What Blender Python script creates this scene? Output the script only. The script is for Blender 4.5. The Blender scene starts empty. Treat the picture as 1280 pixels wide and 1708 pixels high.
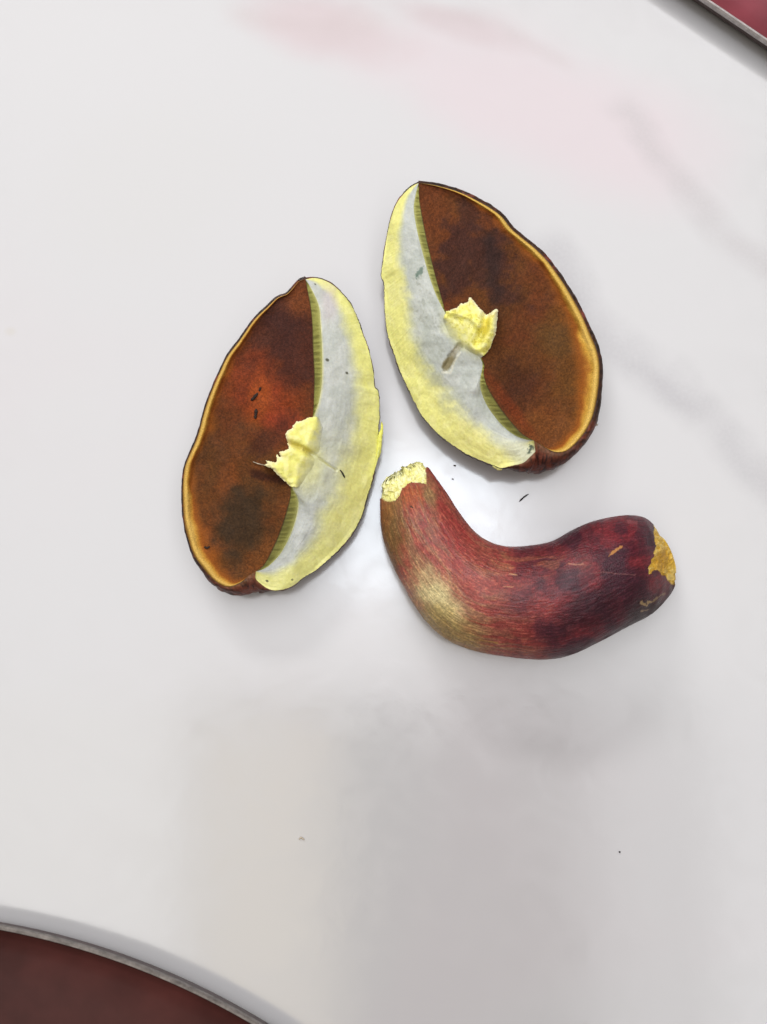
import bpy, bmesh, math
import numpy as np
from mathutils import Vector

# ------------------------------------------------------------------ camera, world, lamps, exposure
S = bpy.context.scene
COL = S.collection
W0, H0 = 1280.0, 1708.0
TILT = math.radians(7.0)
FOVY = math.radians(56.0)
DIST = 0.305
CAM = np.array([0.0, -DIST * math.sin(TILT), DIST * math.cos(TILT)])
cam_data = bpy.data.cameras.new('camera')
cam = bpy.data.objects.new('camera', cam_data)
COL.objects.link(cam)
cam.location = CAM
cam.rotation_euler = (TILT, 0, 0)
cam_data.sensor_fit = 'VERTICAL'
cam_data.angle = FOVY
cam_data.clip_start = 0.01
cam_data.clip_end = 50
S.camera = cam

TH = math.tan(FOVY / 2)
CT, ST = math.cos(TILT), math.sin(TILT)


def ray(px, py):
    px = np.asarray(px, float); py = np.asarray(py, float)
    x = (px - W0 / 2) / (H0 / 2) * TH
    y = -(py - H0 / 2) / (H0 / 2) * TH
    z = -np.ones_like(x)
    return np.stack([x, y * CT - z * ST, y * ST + z * CT], -1)


def P(px, py, z):
    """point of the place at height z (metres) that the traced outline point stands at"""
    d = ray(px, py)
    t = (np.asarray(z, float) - CAM[2]) / d[..., 2]
    return CAM + d * t[..., None]


MM = np.linalg.norm(P(700., 854., 0.) - P(600., 854., 0.)) / 100  # metres per traced unit

world = bpy.data.worlds.new('World')
S.world = world
world.use_nodes = True
bg = world.node_tree.nodes['Background']
bg.inputs['Color'].default_value = (1.0, 0.84, 0.66, 1)
bg.inputs['Strength'].default_value = 0.16

LAMP_H = 1.35


def mirror(px, py, H):
    q = P(px, py, 0.0)
    d = q - CAM
    d = d * np.array([1, 1, -1])
    return q + d * (H / d[2])


def panel(name, x0, x1, y0, y1, rad, color, H=LAMP_H):
    """ceiling light or added fill panel, placed by where the glossy table mirrors it"""
    a = mirror(x0, y0, H); b = mirror(x1, y1, H)
    sx, sy = abs(b[0] - a[0]), abs(b[1] - a[1])
    ld = bpy.data.lights.new(name, 'AREA')
    ld.shape = 'RECTANGLE'; ld.size = sx; ld.size_y = sy
    ld.color = color
    ld.energy = rad * math.pi * sx * sy
    o = bpy.data.objects.new(name, ld)
    COL.objects.link(o)
    o.location = ((a[0] + b[0]) / 2, (a[1] + b[1]) / 2, H)
    return o


panel('ceiling_or_fill_panel', -150, 1430, -100, 1165, 2.2, (0.98, 0.975, 1.0))
panel('ceiling_or_fill_panel', -150, 300, 1165, 1900, 2.1, (1.0, 0.99, 0.96))
panel('ceiling_or_fill_panel', 1160, 1500, 1165, 1900, 2.0, (0.97, 0.97, 1.0))
panel('ceiling_or_fill_panel', 980, 1160, 1190, 1900, 1.2, (0.98, 0.96, 1.0))  # dim fill added to soften the edge of the mirrored ceiling light
panel('ceiling_or_fill_panel', 335, 555, 1195, 1900, 1.35, (1.0, 0.86, 0.62))  # no lamp: warm fill added to stand in for a person's mirrored clothes
panel('ceiling_or_fill_panel', 560, 840, 760, 980, 5.0, (0.80, 0.90, 1.0), 1.25)
panel('ceiling_or_fill_panel', -400, 350, -720, -380, 25.0, (1.0, 0.985, 0.97))

S.view_settings.view_transform = 'Standard'
S.view_settings.look = 'None'
S.view_settings.gamma = 1
S.view_settings.exposure = 0.07
S.view_settings.use_curve_mapping = False

# ------------------------------------------------------------------ helpers
RNG = np.random.RandomState(7)
PERM = RNG.rand(512, 512)


def vnoise(x, y, seed=0):
    x = np.asarray(x, float) + seed * 37.17; y = np.asarray(y, float) + seed * 91.73
    xi = np.floor(x).astype(int); yi = np.floor(y).astype(int)
    fx = x - xi; fy = y - yi
    fx = fx * fx * fx * (fx * (fx * 6 - 15) + 10); fy = fy * fy * fy * (fy * (fy * 6 - 15) + 10)
    g = lambda a, b: PERM[(a) & 511, (b) & 511]
    return (g(xi, yi) * (1 - fx) + g(xi + 1, yi) * fx) * (1 - fy) + (g(xi, yi + 1) * (1 - fx) + g(xi + 1, yi + 1) * fx) * fy


def fbm(x, y, octv=4, seed=0):
    s = 0; a = 0.5; n = 0
    for i in range(octv):
        s = s + a * vnoise(x * 2 ** i, y * 2 ** i, seed + i * 3); n += a; a *= 0.5
    return s / n  # 0..1, mean .5


def sstep(a, b, x):
    t = np.clip((x - a) / (b - a), 0, 1)
    return t * t * (3 - 2 * t)


FLESH_GAIN = 1.14


def lin(c):
    c = np.asarray(c, float) / 255
    return np.where(c <= 0.04045, c / 12.92, ((c + 0.055) / 1.055) ** 2.4)


def mixc(a, b, f):
    return a * (1 - f[..., None]) + np.asarray(b, float) * f[..., None]


def catmull(pts, u):
    p = np.asarray(pts, float); n = len(p)
    u = np.clip(u, 0, n - 1 - 1e-9); i = np.floor(u).astype(int); f = (u - i)[:, None]
    g = lambda k: p[np.clip(k, 0, n - 1)]
    p0, p1, p2, p3 = g(i - 1), g(i), g(i + 1), g(i + 2)
    return 0.5 * ((2 * p1) + (-p0 + p2) * f + (2 * p0 - 5 * p1 + 4 * p2 - p3) * f ** 2 + (-p0 + 3 * p1 - 3 * p2 + p3) * f ** 3)


def arc_u(pts, n):
    u = np.linspace(0, len(pts) - 1, 3000)
    c = catmull(pts, u)
    d = np.r_[0, np.cumsum(np.linalg.norm(np.diff(c, axis=0), axis=1))]
    return np.interp(np.linspace(0, d[-1], n), d, u)


def by_y(pts, y):
    u = np.linspace(0, len(pts) - 1, 3000)
    c = catmull(pts, u)
    yy = np.maximum.accumulate(c[:, 1])
    return np.stack([np.interp(y, yy, c[:, 0]), y], -1)


def inside(poly, x, y):
    poly = np.asarray(poly, float); r = np.zeros(np.shape(x), bool)
    j = len(poly) - 1
    for i in range(len(poly)):
        xi, yi = poly[i]; xj, yj = poly[j]
        if yi != yj:
            r ^= ((yi > y) != (yj > y)) & (x < (xj - xi) * (y - yi) / (yj - yi) + xi)
        j = i
    return r


def seg_dist(line, x, y):
    line = np.asarray(line, float); d = np.full(np.shape(x), 1e9)
    for (ax, ay), (bx, by) in zip(line[:-1], line[1:]):
        vx, vy = bx - ax, by - ay
        t = np.clip(((x - ax) * vx + (y - ay) * vy) / (vx * vx + vy * vy + 1e-9), 0, 1)
        d = np.minimum(d, np.hypot(x - ax - t * vx, y - ay - t * vy))
    return d


def mesh_obj(name, verts, faces, mat, parent=None, cols=None, smooth=True, uv=None):
    me = bpy.data.meshes.new(name)
    me.from_pydata(np.asarray(verts, float).tolist(), [], [list(map(int, f)) for f in faces])
    me.materials.append(mat)
    if smooth:
        me.polygons.foreach_set('use_smooth', np.ones(len(me.polygons), bool))
    if cols is not None:
        at = me.color_attributes.new('pigment', 'FLOAT_COLOR', 'POINT')
        c = np.ones((len(me.vertices), 4), np.float32)
        c[:, :3] = np.clip(np.asarray(cols), 0.0, 0.95)
        at.data.foreach_set('color', c.ravel())
    me.update()
    o = bpy.data.objects.new(name, me)
    COL.objects.link(o)
    if parent is not None:
        o.parent = parent
        o.matrix_parent_inverse.identity()
        loc = Vector(parent.location)
        me.transform(__import__('mathutils').Matrix.Translation(-loc))
    return o


def grid_faces(nr, nc, close_c=False, off=0, flip=False):
    r = np.arange(nr - 1)[:, None]; c = np.arange(nc if close_c else nc - 1)[None, :]
    c2 = (c + 1) % nc
    f = np.stack([r * nc + c, r * nc + c2, (r + 1) * nc + c2, (r + 1) * nc + c], -1).reshape(-1, 4) + off
    return f[:, ::-1] if flip else f


def fix_normals(o):
    bm = bmesh.new(); bm.from_mesh(o.data)
    bmesh.ops.recalc_face_normals(bm, faces=bm.faces)
    bm.to_mesh(o.data); bm.free()


def tag(o, label=None, cat=None, group=None, kind=None):
    if label: o['label'] = label
    if cat: o['category'] = cat
    if group: o['group'] = group
    if kind: o['kind'] = kind
    return o


def empty(name, loc):
    o = bpy.data.objects.new(name, None)
    o.empty_display_size = 0.01
    o.location = loc
    COL.objects.link(o)
    return o


# ------------------------------------------------------------------ materials
def new_mat(name):
    m = bpy.data.materials.new(name); m.use_nodes = True
    nt = m.node_tree
    return m, nt, nt.nodes['Principled BSDF']


def organic(name, rough=0.6, spec=0.4, grain=2500, grain_amt=0.25, bump=0.3, bump_d=0.0003, bscale=None,
            sss=0.0, sheen=0.0, stretch=None, coat=0.0, rvar=0.15):
    """pigment of the piece (its own colour attribute) x fine procedural grain + fine relief"""
    m, nt, b = new_mat(name)
    N, L = nt.nodes, nt.links
    at = N.new('ShaderNodeAttribute'); at.attribute_name = 'pigment'
    tc = N.new('ShaderNodeTexCoord')
    src = tc.outputs['Object']
    if stretch:
        mp = N.new('ShaderNodeMapping'); mp.inputs['Scale'].default_value = stretch
        L.new(src, mp.inputs['Vector']); src = mp.outputs['Vector']
    n1 = N.new('ShaderNodeTexNoise'); n1.inputs['Scale'].default_value = grain; n1.inputs['Detail'].default_value = 3
    n1.inputs['Roughness'].default_value = 0.65
    L.new(src, n1.inputs['Vector'])
    mr = N.new('ShaderNodeMapRange')
    mr.inputs['From Min'].default_value = 0.25; mr.inputs['From Max'].default_value = 0.75
    mr.inputs['To Min'].default_value = 1 - grain_amt; mr.inputs['To Max'].default_value = 1 + grain_amt
    L.new(n1.outputs['Fac'], mr.inputs['Value'])
    vm = N.new('ShaderNodeVectorMath'); vm.operation = 'SCALE'
    L.new(at.outputs['Color'], vm.inputs[0]); L.new(mr.outputs['Result'], vm.inputs['Scale'])
    L.new(vm.outputs['Vector'], b.inputs['Base Color'])
    n2 = N.new('ShaderNodeTexNoise'); n2.inputs['Scale'].default_value = bscale or grain * 0.6
    n2.inputs['Detail'].default_value = 4
    L.new(src, n2.inputs['Vector'])
    bp = N.new('ShaderNodeBump'); bp.inputs['Strength'].default_value = bump; bp.inputs['Distance'].default_value = bump_d
    L.new(n2.outputs['Fac'], bp.inputs['Height'])
    L.new(bp.outputs['Normal'], b.inputs['Normal'])
    n3 = N.new('ShaderNodeTexNoise'); n3.inputs['Scale'].default_value = 220; n3.inputs['Detail'].default_value = 3
    L.new(tc.outputs['Object'], n3.inputs['Vector'])
    m3 = N.new('ShaderNodeMapRange'); m3.inputs['To Min'].default_value = rough - rvar; m3.inputs['To Max'].default_value = min(1, rough + rvar)
    m3.inputs['From Min'].default_value = 0.3; m3.inputs['From Max'].default_value = 0.7
    L.new(n3.outputs['Fac'], m3.inputs['Value'])
    L.new(m3.outputs['Result'], b.inputs['Roughness'])
    b.inputs['Specular IOR Level'].default_value = spec
    if sss:
        b.inputs['Subsurface Weight'].default_value = sss
        b.inputs['Subsurface Radius'].default_value = (1.0, 0.8, 0.45)
        b.inputs['Subsurface Scale'].default_value = 0.0022
    if sheen:
        b.inputs['Sheen Weight'].default_value = sheen
        b.inputs['Sheen Roughness'].default_value = 0.5
    if coat:
        b.inputs['Coat Weight'].default_value = coat
        b.inputs['Coat Roughness'].default_value = 0.16
    return m


M_PORE = organic('velvety_brown_pores', 0.85, 0.25, 2600, 0.32, 0.7, 0.0005, 2200, rvar=0.1)
M_TUBE = organic('olive_tube_layer', 0.6, 0.35, 3000, 0.2, 0.4, 0.0003)
M_FLESH = organic('pale_mushroom_flesh', 0.55, 0.35, 1400, 0.07, 0.45, 0.0004, 900, sss=0.12)
M_TORN = organic('torn_yellow_flesh', 0.6, 0.3, 1800, 0.06, 0.35, 0.0003, 1100, sss=0.3)
M_SKIN = organic('dark_cap_skin', 0.45, 0.45, 900, 0.5, 0.7, 0.0006, 700)
M_STEM = organic('streaked_red_stem_skin', 0.42, 0.4, 2600, 0.28, 0.45, 0.0003, 2200)
M_STFL = organic('stem_flesh', 0.65, 0.3, 1500, 0.22, 0.8, 0.0007, 800, sss=0.1)


def flat_mat(name, rgb, rough=0.6, metal=0.0, noise=0.2, scale=1500, coat=0.0):
    m, nt, b = new_mat(name)
    N, L = nt.nodes, nt.links
    tc = N.new('ShaderNodeTexCoord')
    n = N.new('ShaderNodeTexNoise'); n.inputs['Scale'].default_value = scale; n.inputs['Detail'].default_value = 4
    L.new(tc.outputs['Object'], n.inputs['Vector'])
    r = N.new('ShaderNodeValToRGB')
    c = lin(rgb)
    r.color_ramp.elements[0].color = (*np.clip(c * (1 - noise), 0, 1), 1); r.color_ramp.elements[0].position = 0.3
    r.color_ramp.elements[1].color = (*np.clip(c * (1 + noise), 0, 1), 1); r.color_ramp.elements[1].position = 0.7
    L.new(n.outputs['Fac'], r.inputs['Fac']); L.new(r.outputs['Color'], b.inputs['Base Color'])
    b.inputs['Roughness'].default_value = rough; b.inputs['Metallic'].default_value = metal
    b.inputs['Coat Weight'].default_value = coat; b.inputs['Coat Roughness'].default_value = 0.16
    return m


def marble():
    m, nt, b = new_mat('glossy_white_marble')
    N, L = nt.nodes, nt.links
    tc = N.new('ShaderNodeTexCoord')

    def math_(op, a, c=None, clamp=False):
        n = N.new('ShaderNodeMath'); n.operation = op; n.use_clamp = clamp
        for i, v in enumerate((a, c)):
            if v is None: continue
            if isinstance(v, (int, float)): n.inputs[i].default_value = v
            else: L.new(v, n.inputs[i])
        return n.outputs[0]

    def noise(scale, detail=4, dist=0.0):
        n = N.new('ShaderNodeTexNoise'); n.inputs['Scale'].default_value = scale
        n.inputs['Detail'].default_value = detail; n.inputs['Distortion'].default_value = dist
        L.new(tc.outputs['Object'], n.inputs['Vector'])
        return n.outputs['Fac']

    def rng(v, a, c, lo=0., hi=1.):
        n = N.new('ShaderNodeMapRange'); n.interpolation_type = 'SMOOTHSTEP'
        n.inputs['From Min'].default_value = a; n.inputs['From Max'].default_value = c
        n.inputs['To Min'].default_value = lo; n.inputs['To Max'].default_value = hi
        L.new(v, n.inputs['Value'])
        return n.outputs['Result']

    warp = noise(14, 5)
    warp2 = noise(45, 5)
    speck = noise(900, 3)
    col = None
    base = N.new('ShaderNodeRGB'); base.outputs[0].default_value = (0.535, 0.535, 0.545, 1)
    cur = base.outputs[0]

    def blend(fac, rgb):
        nonlocal cur
        x = N.new('ShaderNodeMix'); x.data_type = 'RGBA'
        L.new(fac, x.inputs['Factor']); L.new(cur, x.inputs[6]); x.inputs[7].default_value = (*rgb, 1)
        cur = x.outputs[2]

    # broad rosy clouds of the stone
    blend(rng(noise(5.5, 3, 0.4), 0.50, 0.72, 0, 0.22), (0.57, 0.485, 0.52))

    def blob(px, py, rx, ry, rot, amt, rgb):
        q = P(px, py, 0.)
        mp = N.new('ShaderNodeMapping'); mp.vector_type = 'TEXTURE'
        mp.inputs['Location'].default_value = q; mp.inputs['Rotation'].default_value = (0, 0, rot)
        mp.inputs['Scale'].default_value = (rx * MM, ry * MM, 1)
        L.new(tc.outputs['Object'], mp.inputs['Vector'])
        ln = N.new('ShaderNodeVectorMath'); ln.operation = 'LENGTH'
        L.new(mp.outputs[0], ln.inputs[0])
        d = math_('ADD', ln.outputs['Value'], math_('MULTIPLY', math_('SUBTRACT', warp, 0.5), 1.6))
        blend(math_('MULTIPLY', rng(d, 1.15, 0.2), amt), rgb)

    blob(900, 170, 430, 150, -0.35, 0.7, (0.585, 0.485, 0.52))
    blob(540, 40, 190, 75, -0.3, 0.85, (0.52, 0.42, 0.44))
    blob(760, 40, 160, 34, -0.35, 0.6, (0.49, 0.39, 0.41))
    blob(250, 300, 240, 180, 0.4, 0.3, (0.52, 0.52, 0.51))

    def vein(pts, width, amt, rgb):
        for (a, c) in zip(pts[:-1], pts[1:]):
            A, B = P(*a, 0.), P(*c, 0.)
            mid = (A + B) / 2; d = B - A
            ang = math.atan2(d[1], d[0]); ln_ = np.linalg.norm(d)
            mp = N.new('ShaderNodeMapping'); mp.vector_type = 'TEXTURE'
            mp.inputs['Location'].default_value = mid; mp.inputs['Rotation'].default_value = (0, 0, ang)
            mp.inputs['Scale'].default_value = (ln_ / 2, width * MM, 1)
            L.new(tc.outputs['Object'], mp.inputs['Vector'])
            sp = N.new('ShaderNodeSeparateXYZ'); L.new(mp.outputs[0], sp.inputs[0])
            w = math_('ADD', math_('MULTIPLY', math_('SUBTRACT', warp, 0.5), 3.0), math_('MULTIPLY', math_('SUBTRACT', warp2, 0.5), 2.2))
            dy = math_('ABSOLUTE', math_('ADD', sp.outputs[1], w))
            dx = math_('ABSOLUTE', sp.outputs[0])
            f = math_('MULTIPLY', rng(dy, 1.6, 0.0), rng(dx, 1.35, 0.55))
            f = math_('MULTIPLY', f, rng(speck, 0.2, 0.75, 0.8, 1.08))
            blend(math_('MULTIPLY', f, amt, True), rgb)

    vein([(1030, 170), (1110, 290), (1200, 390), (1300, 470)], 30, 0.42, (0.37, 0.34, 0.35))
    vein([(900, 400), (990, 530), (1080, 620), (1190, 700), (1320, 830)], 34, 0.48, (0.33, 0.32, 0.34))
    vein([(1060, 600), (1160, 690)], 14, 0.4, (0.36, 0.35, 0.37))
    vein([(380, 20), (520, 60), (640, 30)], 26, 0.3, (0.46, 0.38, 0.38))
    vein([(690, 20), (820, 40), (960, 110)], 18, 0.3, (0.46, 0.38, 0.39))
    # faint stain rings / specks
    blob(18, 553, 14, 11, 0, 0.35, (0.5, 0.46, 0.38))
    L.new(cur, b.inputs['Base Color'])
    # polish with wiped smears
    smear = noise(60, 6, 1.5)
    ro = rng(smear, 0.3, 0.75, 0.125, 0.19)
    L.new(ro, b.inputs['Roughness'])
    b.inputs['IOR'].default_value = 1.95
    bp = N.new('ShaderNodeBump'); bp.inputs['Strength'].default_value = 0.06; bp.inputs['Distance'].default_value = 0.0006
    L.new(noise(120, 4, 0.5), bp.inputs['Height'])
    L.new(bp.outputs['Normal'], b.inputs['Normal'])
    return m


# ------------------------------------------------------------------ the table
bm = bmesh.new()
bmesh.ops.create_cube(bm, size=1)
for v in bm.verts:
    v.co = Vector((v.co.x * 1.0, v.co.y * 1.0, (v.co.z - 0.5) * 0.02))
bmesh.ops.bevel(bm, geom=[e for e in bm.edges], offset=0.003, segments=3, affect='EDGES')
me = bpy.data.meshes.new('table_top'); bm.to_mesh(me); bm.free()
me.materials.append(marble())
table = bpy.data.objects.new('table_top', me)
COL.objects.link(table)
tag(table, 'polished white marble table top with grey and rosy veins', 'table', kind='structure')


# ------------------------------------------------------------------ halved mushroom caps
def half_cap(name, label, Sp, Rp, K, T, C, S2, A, B, zt, zm, drop_r, drop_c, pore_col, flesh_col, tube_on, seed, stub, cavity=None, thin=0.0, sag=0.0045):
    NR = 420
    Rp = [(a_[0] + (b_[0] - a_[0]) * tw, a_[1] + (b_[1] - a_[1]) * tw) for a_, b_, tw in zip(Rp, Sp[1:], [thin] * 19 + [thin * .6, thin * .3] + [0] * 9)]
    K = [A] + K + [B]; T = [A] + T + [B]; C = [A] + C + [B]; Rp = [A] + Rp + [B]
    tt = np.linspace(0, 1, NR)
    uR = arc_u(Rp, NR); R_ = catmull(Rp, uR); S_ = catmull(Sp, uR)
    yy = A[1] + (B[1] - A[1]) * tt
    K_ = by_y(K, yy); T_ = by_y(T, yy)
    uC = arc_u(C, NR); C_ = catmull(C, uC); S2_ = catmull(S2, uC)
    # fine wobble of the torn / cut outline
    wob = (fbm(tt * 60, tt * 0, 3, seed) - .5) * 2
    bell = np.sin(np.pi * tt) ** 0.6
    zK = zt + (zm - zt) * np.sin(np.pi * tt) ** 0.8
    zR = zK - drop_r * np.sin(np.pi * tt) ** 0.75
    zC = zK - drop_c * np.sin(np.pi * tt) ** 0.75
    ctr_px = np.mean(np.r_[R_, C_], 0)
    base = P(*ctr_px, 0.0)
    root = empty(name, base)
    tag(root, label, 'mushroom', 'halves of the cut mushroom cap')

    # pore surface ------------------------------------------------
    ns = 150
    s = np.linspace(0, 1, ns)[None, :]
    px = R_[:, :1] * (1 - s) + K_[:, :1] * s
    py = R_[:, 1:] * (1 - s) + K_[:, 1:] * s
    z = zR[:, None] * (1 - s) + zK[:, None] * s
    z = z - sag * np.sin(np.pi * np.clip(s, 0, 1) ** 0.75) * bell[:, None] + (0.0013 * np.exp(-((s - .035) / .03) ** 2) - 0.0010 * np.exp(-s / 0.015)) * bell[:, None]
    und = (fbm(px / 60, py / 60, 3, seed + 5) - .5) * 0.0022 + (fbm(px / 9, py / 9, 3, seed + 8) - .5) * 0.0005
    edge = np.clip(np.minimum(s, 1 - s) / 0.08, 0, 1) * np.clip(bell[:, None] * 3, 0, 1)
    z = z + und * edge
    # rounded lip towards the cut
    col = pore_col(px, py, s * np.ones_like(px), tt[:, None] * np.ones_like(px))
    o1 = mesh_obj('pore_surface', P(px, py, z).reshape(-1, 3), grid_faces(NR, ns), M_PORE, root, lin(col).reshape(-1, 3))
    zK_edge = z[:, -1]

    # tube layer --------------------------------------------------
    nt_ = 14
    s = np.linspace(0, 1, nt_)[None, :]
    px = K_[:, :1] * (1 - s) + T_[:, :1] * s
    py = K_[:, 1:] * (1 - s) + T_[:, 1:] * s
    wK = np.linalg.norm(T_ - K_, axis=1)
    zT = zK - drop_c * 0.0 - wK * MM * 1.0
    z = zK_edge[:, None] * (1 - s) + zT[:, None] * s
    stri = fbm(tt[:, None] * 150 + 0 * s, 0.6 * s + 0 * tt[:, None], 2, seed + 11)
    z = z - 0.0004 * np.sin(np.pi * s) - 0.0007 * (stri - .5) * np.sin(np.pi * s)
    tcol = mixc(np.broadcast_to(np.array([168, 166, 88.]), px.shape + (3,)), (136, 134, 68), sstep(.3, .7, stri))
    tcol = mixc(tcol, (186, 186, 118), 0.75 * sstep(.6, 1, s + 0 * px))
    tcol = mixc(tcol, (70, 46, 24), sstep(.14, 0, s + 0 * px))
    o2 = mesh_obj('tube_layer', P(px, py, z).reshape(-1, 3), grid_faces(NR, nt_), M_TUBE, root, lin(tcol).reshape(-1, 3))

    # cut flesh ---------------------------------------------------
    nf = 130
    s = np.linspace(0, 1, nf)[None, :]
    Cw = C_ + (np.random.RandomState(seed).randn(NR, 1) * 0.25 + wob[:, None] * 0.6) * np.sign(C_ - K_) * bell[:, None]
    px = T_[:, :1] * (1 - s) + Cw[:, :1] * s
    py = T_[:, 1:] * (1 - s) + Cw[:, 1:] * s
    z = zT[:, None] * (1 - s) + zC[:, None] * s
    z = z + 0.0018 * np.sin(np.pi * s) * bell[:, None]
    und = (fbm(px / 40, py / 40, 3, seed + 15) - .5) * 0.0016
    # streaks of the blade and fibre along the cut
    fib = (fbm(s * 26 + 0 * px, tt[:, None] * 14 + 3 * fbm(px / 50, py / 50, 2, seed), 3, seed + 17) - .5) * 0.00014
    edge = np.clip(np.minimum(s, 1 - s) / 0.06, 0, 1) * np.clip(bell[:, None] * 3, 0, 1)
    z = z + (und + fib * sstep(.15, .5, tt[:, None]) ) * edge
    if cavity:
        z = z + cavity(px, py)
    col = flesh_col(px, py, s * np.ones_like(px), tt[:, None] * np.ones_like(px))
    o3 = mesh_obj('cut_flesh', P(px, py, z).reshape(-1, 3), grid_faces(NR, nf), M_FLESH, root, lin(col).reshape(-1, 3) * FLESH_GAIN)
    fpx, fpy, fz = px, py, z
    parts_under = (o1, o2, o3)

    # skin: a bowl from rim and cut edge down to the table --------------
    S2_ = C_ + (S2_ - C_) * (0.45 + 0.55 * sstep(.82, .95, tt))[:, None]
    L0px = np.r_[R_, Cw[::-1][1:-1]]
    L0 = np.r_[P(R_[:, 0], R_[:, 1], zR - 0.0012 * bell), P(Cw[:, 0], Cw[:, 1], zC)[::-1][1:-1]]
    Spx = np.r_[S_, (S2_ + (Cw - C_))[::-1][1:-1]]
    Z0 = L0[:, 2]
    gap = np.linalg.norm(Spx - L0px, axis=1) * MM
    jit = (fbm(np.arange(len(Spx)) / 4.0, np.zeros(len(Spx)), 3, seed + 40) - .5) * 2
    ctr = Spx.mean(0)
    dirs = Spx - ctr; dirs = dirs / np.linalg.norm(dirs, axis=1)[:, None]
    Spx = Spx + dirs * (jit[:, None] * 0.4)
    Z1 = np.maximum(Z0 - 0.0016 - gap * 0.9, 0.0035)
    L1 = P(Spx[:, 0], Spx[:, 1], Z1)
    loops = []
    for f in np.linspace(0, 1, 9):
        l = L0.copy()
        l[:, :2] = L0[:, :2] + (L1[:, :2] - L0[:, :2]) * np.sin(f * np.pi / 2)
        l[:, 2] = L0[:, 2] + (L1[:, 2] - L0[:, 2]) * (1 - np.cos(f * np.pi / 2))
        loops.append(l)
    NT = 8
    c0 = L1[:, :2].mean(0)
    for k, zf in ((.985, .82), (.955, .62), (.90, .42), (.82, .25), (.70, .12), (.55, .045), (.38, .0), (.2, .0), (.05, .0)):
        l = L1.copy()
        l[:, :2] = c0 + (L1[:, :2] - c0) * k
        l[:, 2] = 0.0003 + Z1 * zf
        loops.append(l)
    n = len(L0)
    V = np.array(loops)
    ii = np.arange(n)[None, :] / n * 160 + 0 * V[:, :, 0]; jj = np.arange(len(loops))[:, None] + 0 * V[:, :, 0]
    nearB = np.exp(-((np.arange(n)[None, :] / n - .5) / .055) ** 2) + 0 * V[:, :, 0]
    wr = fbm(V[:, :, 0] / .003, V[:, :, 1] / .0011 + V[:, :, 2] / .002, 3, seed + 50)
    wfade = np.clip(jj / NT, 0, 1) * (jj < NT + 5)
    V[:, :, 2] += (wr - .5) * (0.0008 + .0012 * nearB) * wfade
    V[:, :, :2] += ((fbm(V[:, :, 0] / .0025, V[:, :, 2] / .0025 + V[:, :, 1] / .0025, 2, seed + 55) - .5) * (0.00035 + .0009 * nearB) * wfade)[..., None]
    V[:, :, 2] = np.maximum(V[:, :, 2], 0.0002)
    sc = mixc(np.broadcast_to(np.array([104, 54, 38.]), V.shape), (40, 22, 18), sstep(.45, .65, wr))
    sc = mixc(sc, (132, 56, 46), sstep(.6, .75, fbm(V[:, :, 0] / .006, V[:, :, 1] / .006, 3, seed + 60)) * .8)
    ck = fbm(V[:, :, 0] / .0016 + V[:, :, 1] / .0022, V[:, :, 1] / .0030 - V[:, :, 0] / .005, 3, seed + 64)
    dark = (jj <= NT) * (1 - .8 * nearB) * sstep(.35, .55, fbm(ii / 3, jj * 0., 2, seed + 61))
    sc = mixc(sc, (40, 26, 14), dark * .7)
    sc = mixc(sc, (118, 60, 44), nearB * .75)
    sc = mixc(sc, (36, 18, 15), nearB * .95 * sstep(.47, .53, ck) * sstep(.62, .55, ck))
    sc = mixc(sc, (150, 110, 60), nearB * .6 * sstep(2.5, 0, jj))
    mesh_obj('cap_skin', V.reshape(-1, 3), grid_faces(len(loops), n, True), M_SKIN, root, lin(sc).reshape(-1, 3))

    # torn remnant of the stem ---------------------------------------
    outer, inner, peak, scol, folds = stub
    poly = outer + inner
    xs = np.arange(min(p[0] for p in poly) - 2, max(p[0] for p in poly) + 3, 0.8)
    ys = np.arange(min(p[1] for p in poly) - 2, max(p[1] for p in poly) + 3, 0.8)
    X, Y = np.meshgrid(xs, ys)
    jx = (fbm(X / 5, Y / 5, 3, seed + 70) - .5) * 3; jy = (fbm(X / 5, Y / 5, 3, seed + 71) - .5) * 3
    ins = inside(poly, X + jx, Y + jy)
    # surface underneath (flesh or pores)
    from mathutils.bvhtree import BVHTree
    q = np.full(X.shape, np.nan)
    trees = []
    for ch in parts_under:
        me = ch.data
        co = np.empty(len(me.vertices) * 3); me.vertices.foreach_get('co', co)
        fi = np.empty(len(me.polygons) * 4, int); me.polygons.foreach_get('vertices', fi)
        trees.append(BVHTree.FromPolygons((co.reshape(-1, 3) + base).tolist(), fi.reshape(-1, 4).tolist()))
    D = ray(X, Y)
    fc_ = np.empty(len(o3.data.vertices) * 4, np.float32); o3.data.color_attributes['pigment'].data.foreach_get('color', fc_)
    fc_ = fc_.reshape(-1, 4)[:, :3]
    onf = np.zeros(X.shape, bool); fcol = np.zeros(X.shape + (3,))
    for r in range(X.shape[0]):
        for k in range(X.shape[1]):
            best = None; hit = None
            for ti, tr in enumerate(trees):
                h = tr.ray_cast(Vector(CAM), Vector(D[r, k]).normalized())
                if h[0] is not None and (best is None or h[0].z > best): best = h[0].z; hit = (ti, h[2])
            q[r, k] = best if best is not None else 0.01
            if hit and hit[0] == 2:
                onf[r, k] = True
                fcol[r, k] = fc_[o3.data.polygons[hit[1]].vertices[0]]
    q0 = q.copy()
    # the cut plane of the flesh runs on into the stump
    Aq = np.c_[X[onf], Y[onf], np.ones(onf.sum())]
    co_ = np.linalg.lstsq(Aq, q[onf], rcond=None)[0]
    plane = X * co_[0] + Y * co_[1] + co_[2]
    kz = np.percentile(q[onf], 80)
    ext = 0.55 * plane + 0.45 * np.minimum(plane, kz)
    Z = np.where(onf, q0, ext)
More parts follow.
